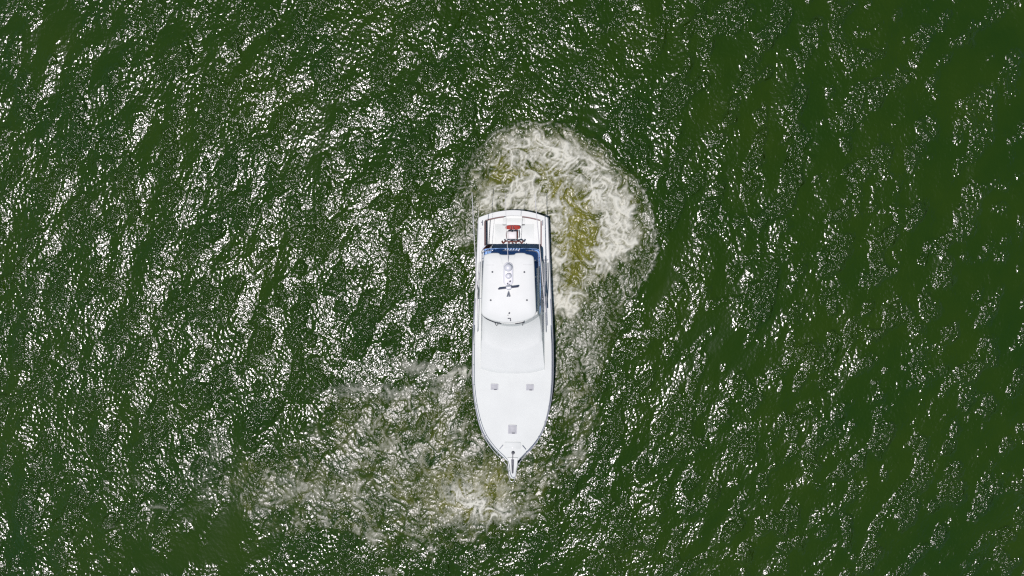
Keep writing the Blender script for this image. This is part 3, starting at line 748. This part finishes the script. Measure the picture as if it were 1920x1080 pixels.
# ---- fighting chair on its pedestal
cx, cy, _ = L(960.5, 441, 1.0); zc = ZSOLE
bm = bmesh.new(); lathe(bm, (cx, cy, zc), [(0.22, 0), (0.22, 0.03), (0.09, 0.06), (0.075, 0.12), (0.075, 0.52), (0.16, 0.56)], 18)
chair = from_bm("fighting_chair", bm, 'steel', boat, True)
chair["label"] = "fighting chair with red varnished footrest in the cockpit"
bm = bmesh.new(); box(bm, (cx, cy, zc + 0.62), (0.50, 0.44, 0.10), 0.04, 3); from_bm("seat", bm, 'seat', chair, True)
for s in (-1, 1):
    bm = bmesh.new(); tube(bm, smooth_poly([(cx + s * 0.30, cy - 0.20, zc + 0.66), (cx + s * 0.32, cy + 0.02, zc + 0.80), (cx + s * 0.29, cy + 0.24, zc + 0.80)], 4), 0.028, 8); from_bm("armrest", bm, 'wood', chair, True)
    bm = bmesh.new(); tube(bm, [(cx + s * 0.24, cy + 0.26, zc + 0.60), (cx + s * 0.24, cy + 0.05, zc + 0.58)], 0.022, 8); from_bm("seat_frame", bm, 'black', chair, True)
    bm = bmesh.new(); tube(bm, [(cx + s * 0.10, cy + 0.22, zc + 0.58), (cx + s * 0.06, cy + 0.52, zc + 0.36)], 0.022, 8); from_bm("footrest_strut", bm, 'steel', chair, True)
bm = bmesh.new(); tube(bm, [(cx - 0.24, cy + 0.25, zc + 0.60), (cx - 0.1, cy + 0.25, zc + 0.62), (cx, cy + 0.19, zc + 0.66), (cx + 0.1, cy + 0.25, zc + 0.62), (cx + 0.24, cy + 0.25, zc + 0.60)], 0.025, 8); from_bm("gimbal", bm, 'black', chair, True)
# footrest: three varnished slats on a curved board
fx, fy, _ = L(961.5, 426.5, 0.8)
foot = from_bm("footrest", prism(smooth_poly([(fx - 0.37, fy - 0.09), (fx - 0.41, fy), (fx - 0.36, fy + 0.10), (fx, fy + 0.12), (fx + 0.36, fy + 0.10), (fx + 0.41, fy), (fx + 0.37, fy - 0.09), (fx, fy - 0.12)], 4, True), zc + 0.30, zc + 0.345, 0.015), 'red', chair, True)
for dy in (-0.06, 0.0, 0.06):
    bm = bmesh.new(); box(bm, (fx, fy + dy, zc + 0.355), (0.70, 0.045, 0.02), 0.006); from_bm("slat", bm, 'red', foot, True)
# scrolled backrest with rod holders
bx_, by_, _ = L(961, 453, 1.35)
bm = bmesh.new()
tube(bm, smooth_poly([(bx_ - 0.60, by_ + 0.05, zc + 0.98), (bx_ - 0.52, by_ - 0.08, zc + 0.98), (bx_ - 0.38, by_ + 0.03, zc + 0.98), (bx_ - 0.2, by_ - 0.01, zc + 1.0), (bx_, by_ + 0.01, zc + 1.0), (bx_ + 0.2, by_ - 0.01, zc + 1.0), (bx_ + 0.38, by_ + 0.03, zc + 0.98), (bx_ + 0.52, by_ - 0.08, zc + 0.98), (bx_ + 0.60, by_ + 0.05, zc + 0.98)], 5), 0.045, 8)
back = from_bm("backrest", bm, 'wood', chair, True)
for dx in (-0.2, 0.0, 0.2):
    bm = bmesh.new(); lathe(bm, (bx_ + dx, by_ - 0.07, zc + 0.86), [(0.05, 0), (0.05, 0.2), (0.038, 0.2), (0.036, 0.05)], 12); from_bm("rod_holder", bm, 'wood', back, True)
for dx in (-0.15, 0.15):
    bm = bmesh.new(); tube(bm, [(bx_ + dx, by_ + 0.12, zc + 0.60), (bx_ + dx, by_, zc + 0.98)], 0.025, 8); from_bm("backrest_post", bm, 'steel', back, True)

# ---- foredeck fittings
def hatch(px, py, wpx, hpx):
    x, y, _ = L(px, py, sheer_py(py) + 0.05); z = deckz(x, y); k = KX_(py, z)
    h = from_bm("deck_hatch", prism(rrect(x, y, wpx * k, hpx * k, 0.05), z - 0.05, z + 0.035, 0.012), 'frame', boat, True)
    from_bm("hatch_lens", prism(rrect(x, y, wpx * k - 0.09, hpx * k - 0.09, 0.04), z + 0.03, z + 0.040, 0.004), 'lens', h, True)
    bm = bmesh.new()
    box(bm, (x + wpx * k * 0.12, y - hpx * k * 0.40, z + 0.052), (0.16, 0.05, 0.025), 0.008); from_bm("hatch_handle", bm, 'rubber', h, True)
hatch(927, 725.8, 14.5, 11.5); hatch(993.5, 725.8, 14.5, 11.5); hatch(960.7, 805, 16.5, 16.5)
x, y, _ = L(961, 835, 1.95); z = deckz(x, y)
lid = from_bm("anchor_locker_lid", prism(rrect(x, y, 0.92, 0.38, 0.05), z - 0.04, z + 0.014, 0.006), 'deck', boat, True)
bm = bmesh.new(); box(bm, (x, y - 0.13, z + 0.024), (0.10, 0.04, 0.018), 0.006); from_bm("latch", bm, 'steel', lid, True)
for px, py, r in ((940, 838, 0.7), (983, 838, -0.7)):
    x, y, _ = L(px, py, 1.95); cleat(x, y, deckz(x, y) - 0.005, r)
# windlass
x, y, _ = L(962, 849, 2.05); z = deckz(x, y); bm = bmesh.new()
lathe(bm, (x, y, z - 0.01), [(0.10, 0), (0.10, 0.03), (0.06, 0.05), (0.045, 0.10), (0.06, 0.15), (0.075, 0.17), (0.06, 0.2)], 18); wl = from_bm("windlass", bm, 'chain', boat, True)
bm = bmesh.new(); lathe(bm, (x, y, z + 0.17), [(0.05, 0), (0.05, 0.03)], 14); from_bm("windlass_cap", bm, 'black', wl, True)
# bow pulpit: plank with a slot
ZP = 2.06
def PLp(px, py): q = L(px, py, ZP); return (q[0], q[1])
po = smooth_poly([PLp(*p) for p in ((951.5, 858), (952.8, 872), (954.2, 885), (955.7, 893.5), (958.5, 897), (961.3, 897.6), (964.2, 897), (966.8, 893.5), (968.2, 885), (969.6, 872), (971, 858))], 4)
slot = [PLp(*p) for p in ((958.6, 861), (958.9, 872), (959.6, 886), (961.3, 888.5), (962.9, 886), (963.6, 872), (963.9, 861))]
bm = prism(po, ZP - 0.10, ZP + 0.02, 0.03)
pul = from_bm("bow_pulpit", bm, 'gel', boat, True)
bm = prism(slot, ZP + 0.012, ZP + 0.027); from_bm("anchor_slot", bm, 'rubber', pul, False)
bm = bmesh.new()
for k in range(14):
    a = PLp(961.3, 851 + k * 1.6); s_ = 0.02 if k % 2 else 0.0
    box(bm, (a[0], a[1], ZP + 0.04), (0.05 if k % 2 else 0.022, 0.06, 0.022 if k % 2 else 0.05), 0.006)
from_bm("anchor_chain", bm, 'chain', boat, True)
bm = bmesh.new(); a = PLp(961.3, 872); b = PLp(961.3, 886); c2 = PLp(961.3, 891)
tube(bm, [(a[0], a[1], ZP + 0.06), (b[0], b[1], ZP + 0.05)], 0.028, 8)
tube(bm, [(b[0] - 0.12, b[1] + 0.12, ZP - 0.16), (b[0], b[1] - 0.03, ZP - 0.13), (b[0] + 0.12, b[1] + 0.12, ZP - 0.16)], 0.03, 8)
tube(bm, [(b[0], b[1], ZP + 0.04), (b[0], b[1] - 0.03, ZP - 0.13)], 0.025, 8)
from_bm("anchor", bm, 'chain', boat, True)
# bow rail each side, running out along the pulpit
for s in (-1, 1):
    yy2 = np.linspace(LY(612, 1.9), LY(852, 2.4), 26)
    rail = [(s * (half(y) - 0.075), y, sheer(y) + float(np.interp(i, [0, 3, 25], [0.05, 0.42, 0.58]))) for i, y in enumerate(yy2)]
    for px, py in ((951.5, 866), (954.6, 884), (957.5, 894.5), (961.3, 896.5)):
        q = PLp(px, py); xm = PLp(961.3, py)[0]; rail.append((xm + s * abs(q[0] - xm), q[1], ZP + 0.56))
    bm = bmesh.new(); tube(bm, smooth_poly(rail, 2), 0.017, 6); r_ = from_bm("bow_rail", bm, 'steel', boat, True)
    for i in (4, 8, 12, 16, 19, 22, 25, 27):
        p = rail[i]; y0 = p[1] + 0.05; zb = deckz(min(abs(p[0]), half(y0) - 0.03), y0) if i < 26 else ZP + 0.01
        xb = p[0] if abs(p[0]) < half(y0) or i >= 26 else s * (half(y0) - 0.05)
        bm = bmesh.new(); tube(bm, [(xb, y0, zb), p], 0.014, 6); from_bm("stanchion", bm, 'steel', r_, True)
    # toe rail: low lip on the deck edge
    bm = bmesh.new(); tube(bm, [(s * (half(y) - 0.03), y, sheer(y) + 0.025) for y in np.linspace(LY(560, 1.3), LY(860, 2.0), 40)], 0.022, 6); from_bm("toe_rail", bm, 'grey', boat, True)
# hull-side discharge fitting
x = -half(LY(697, 1)) ; bm = bmesh.new(); tube(bm, [(x + 0.02, LY(697, .8), 0.75), (x - 0.06, LY(697, .8), 0.73)], 0.04, 10); from_bm("drain_fitting", bm, 'steel', boat, True)
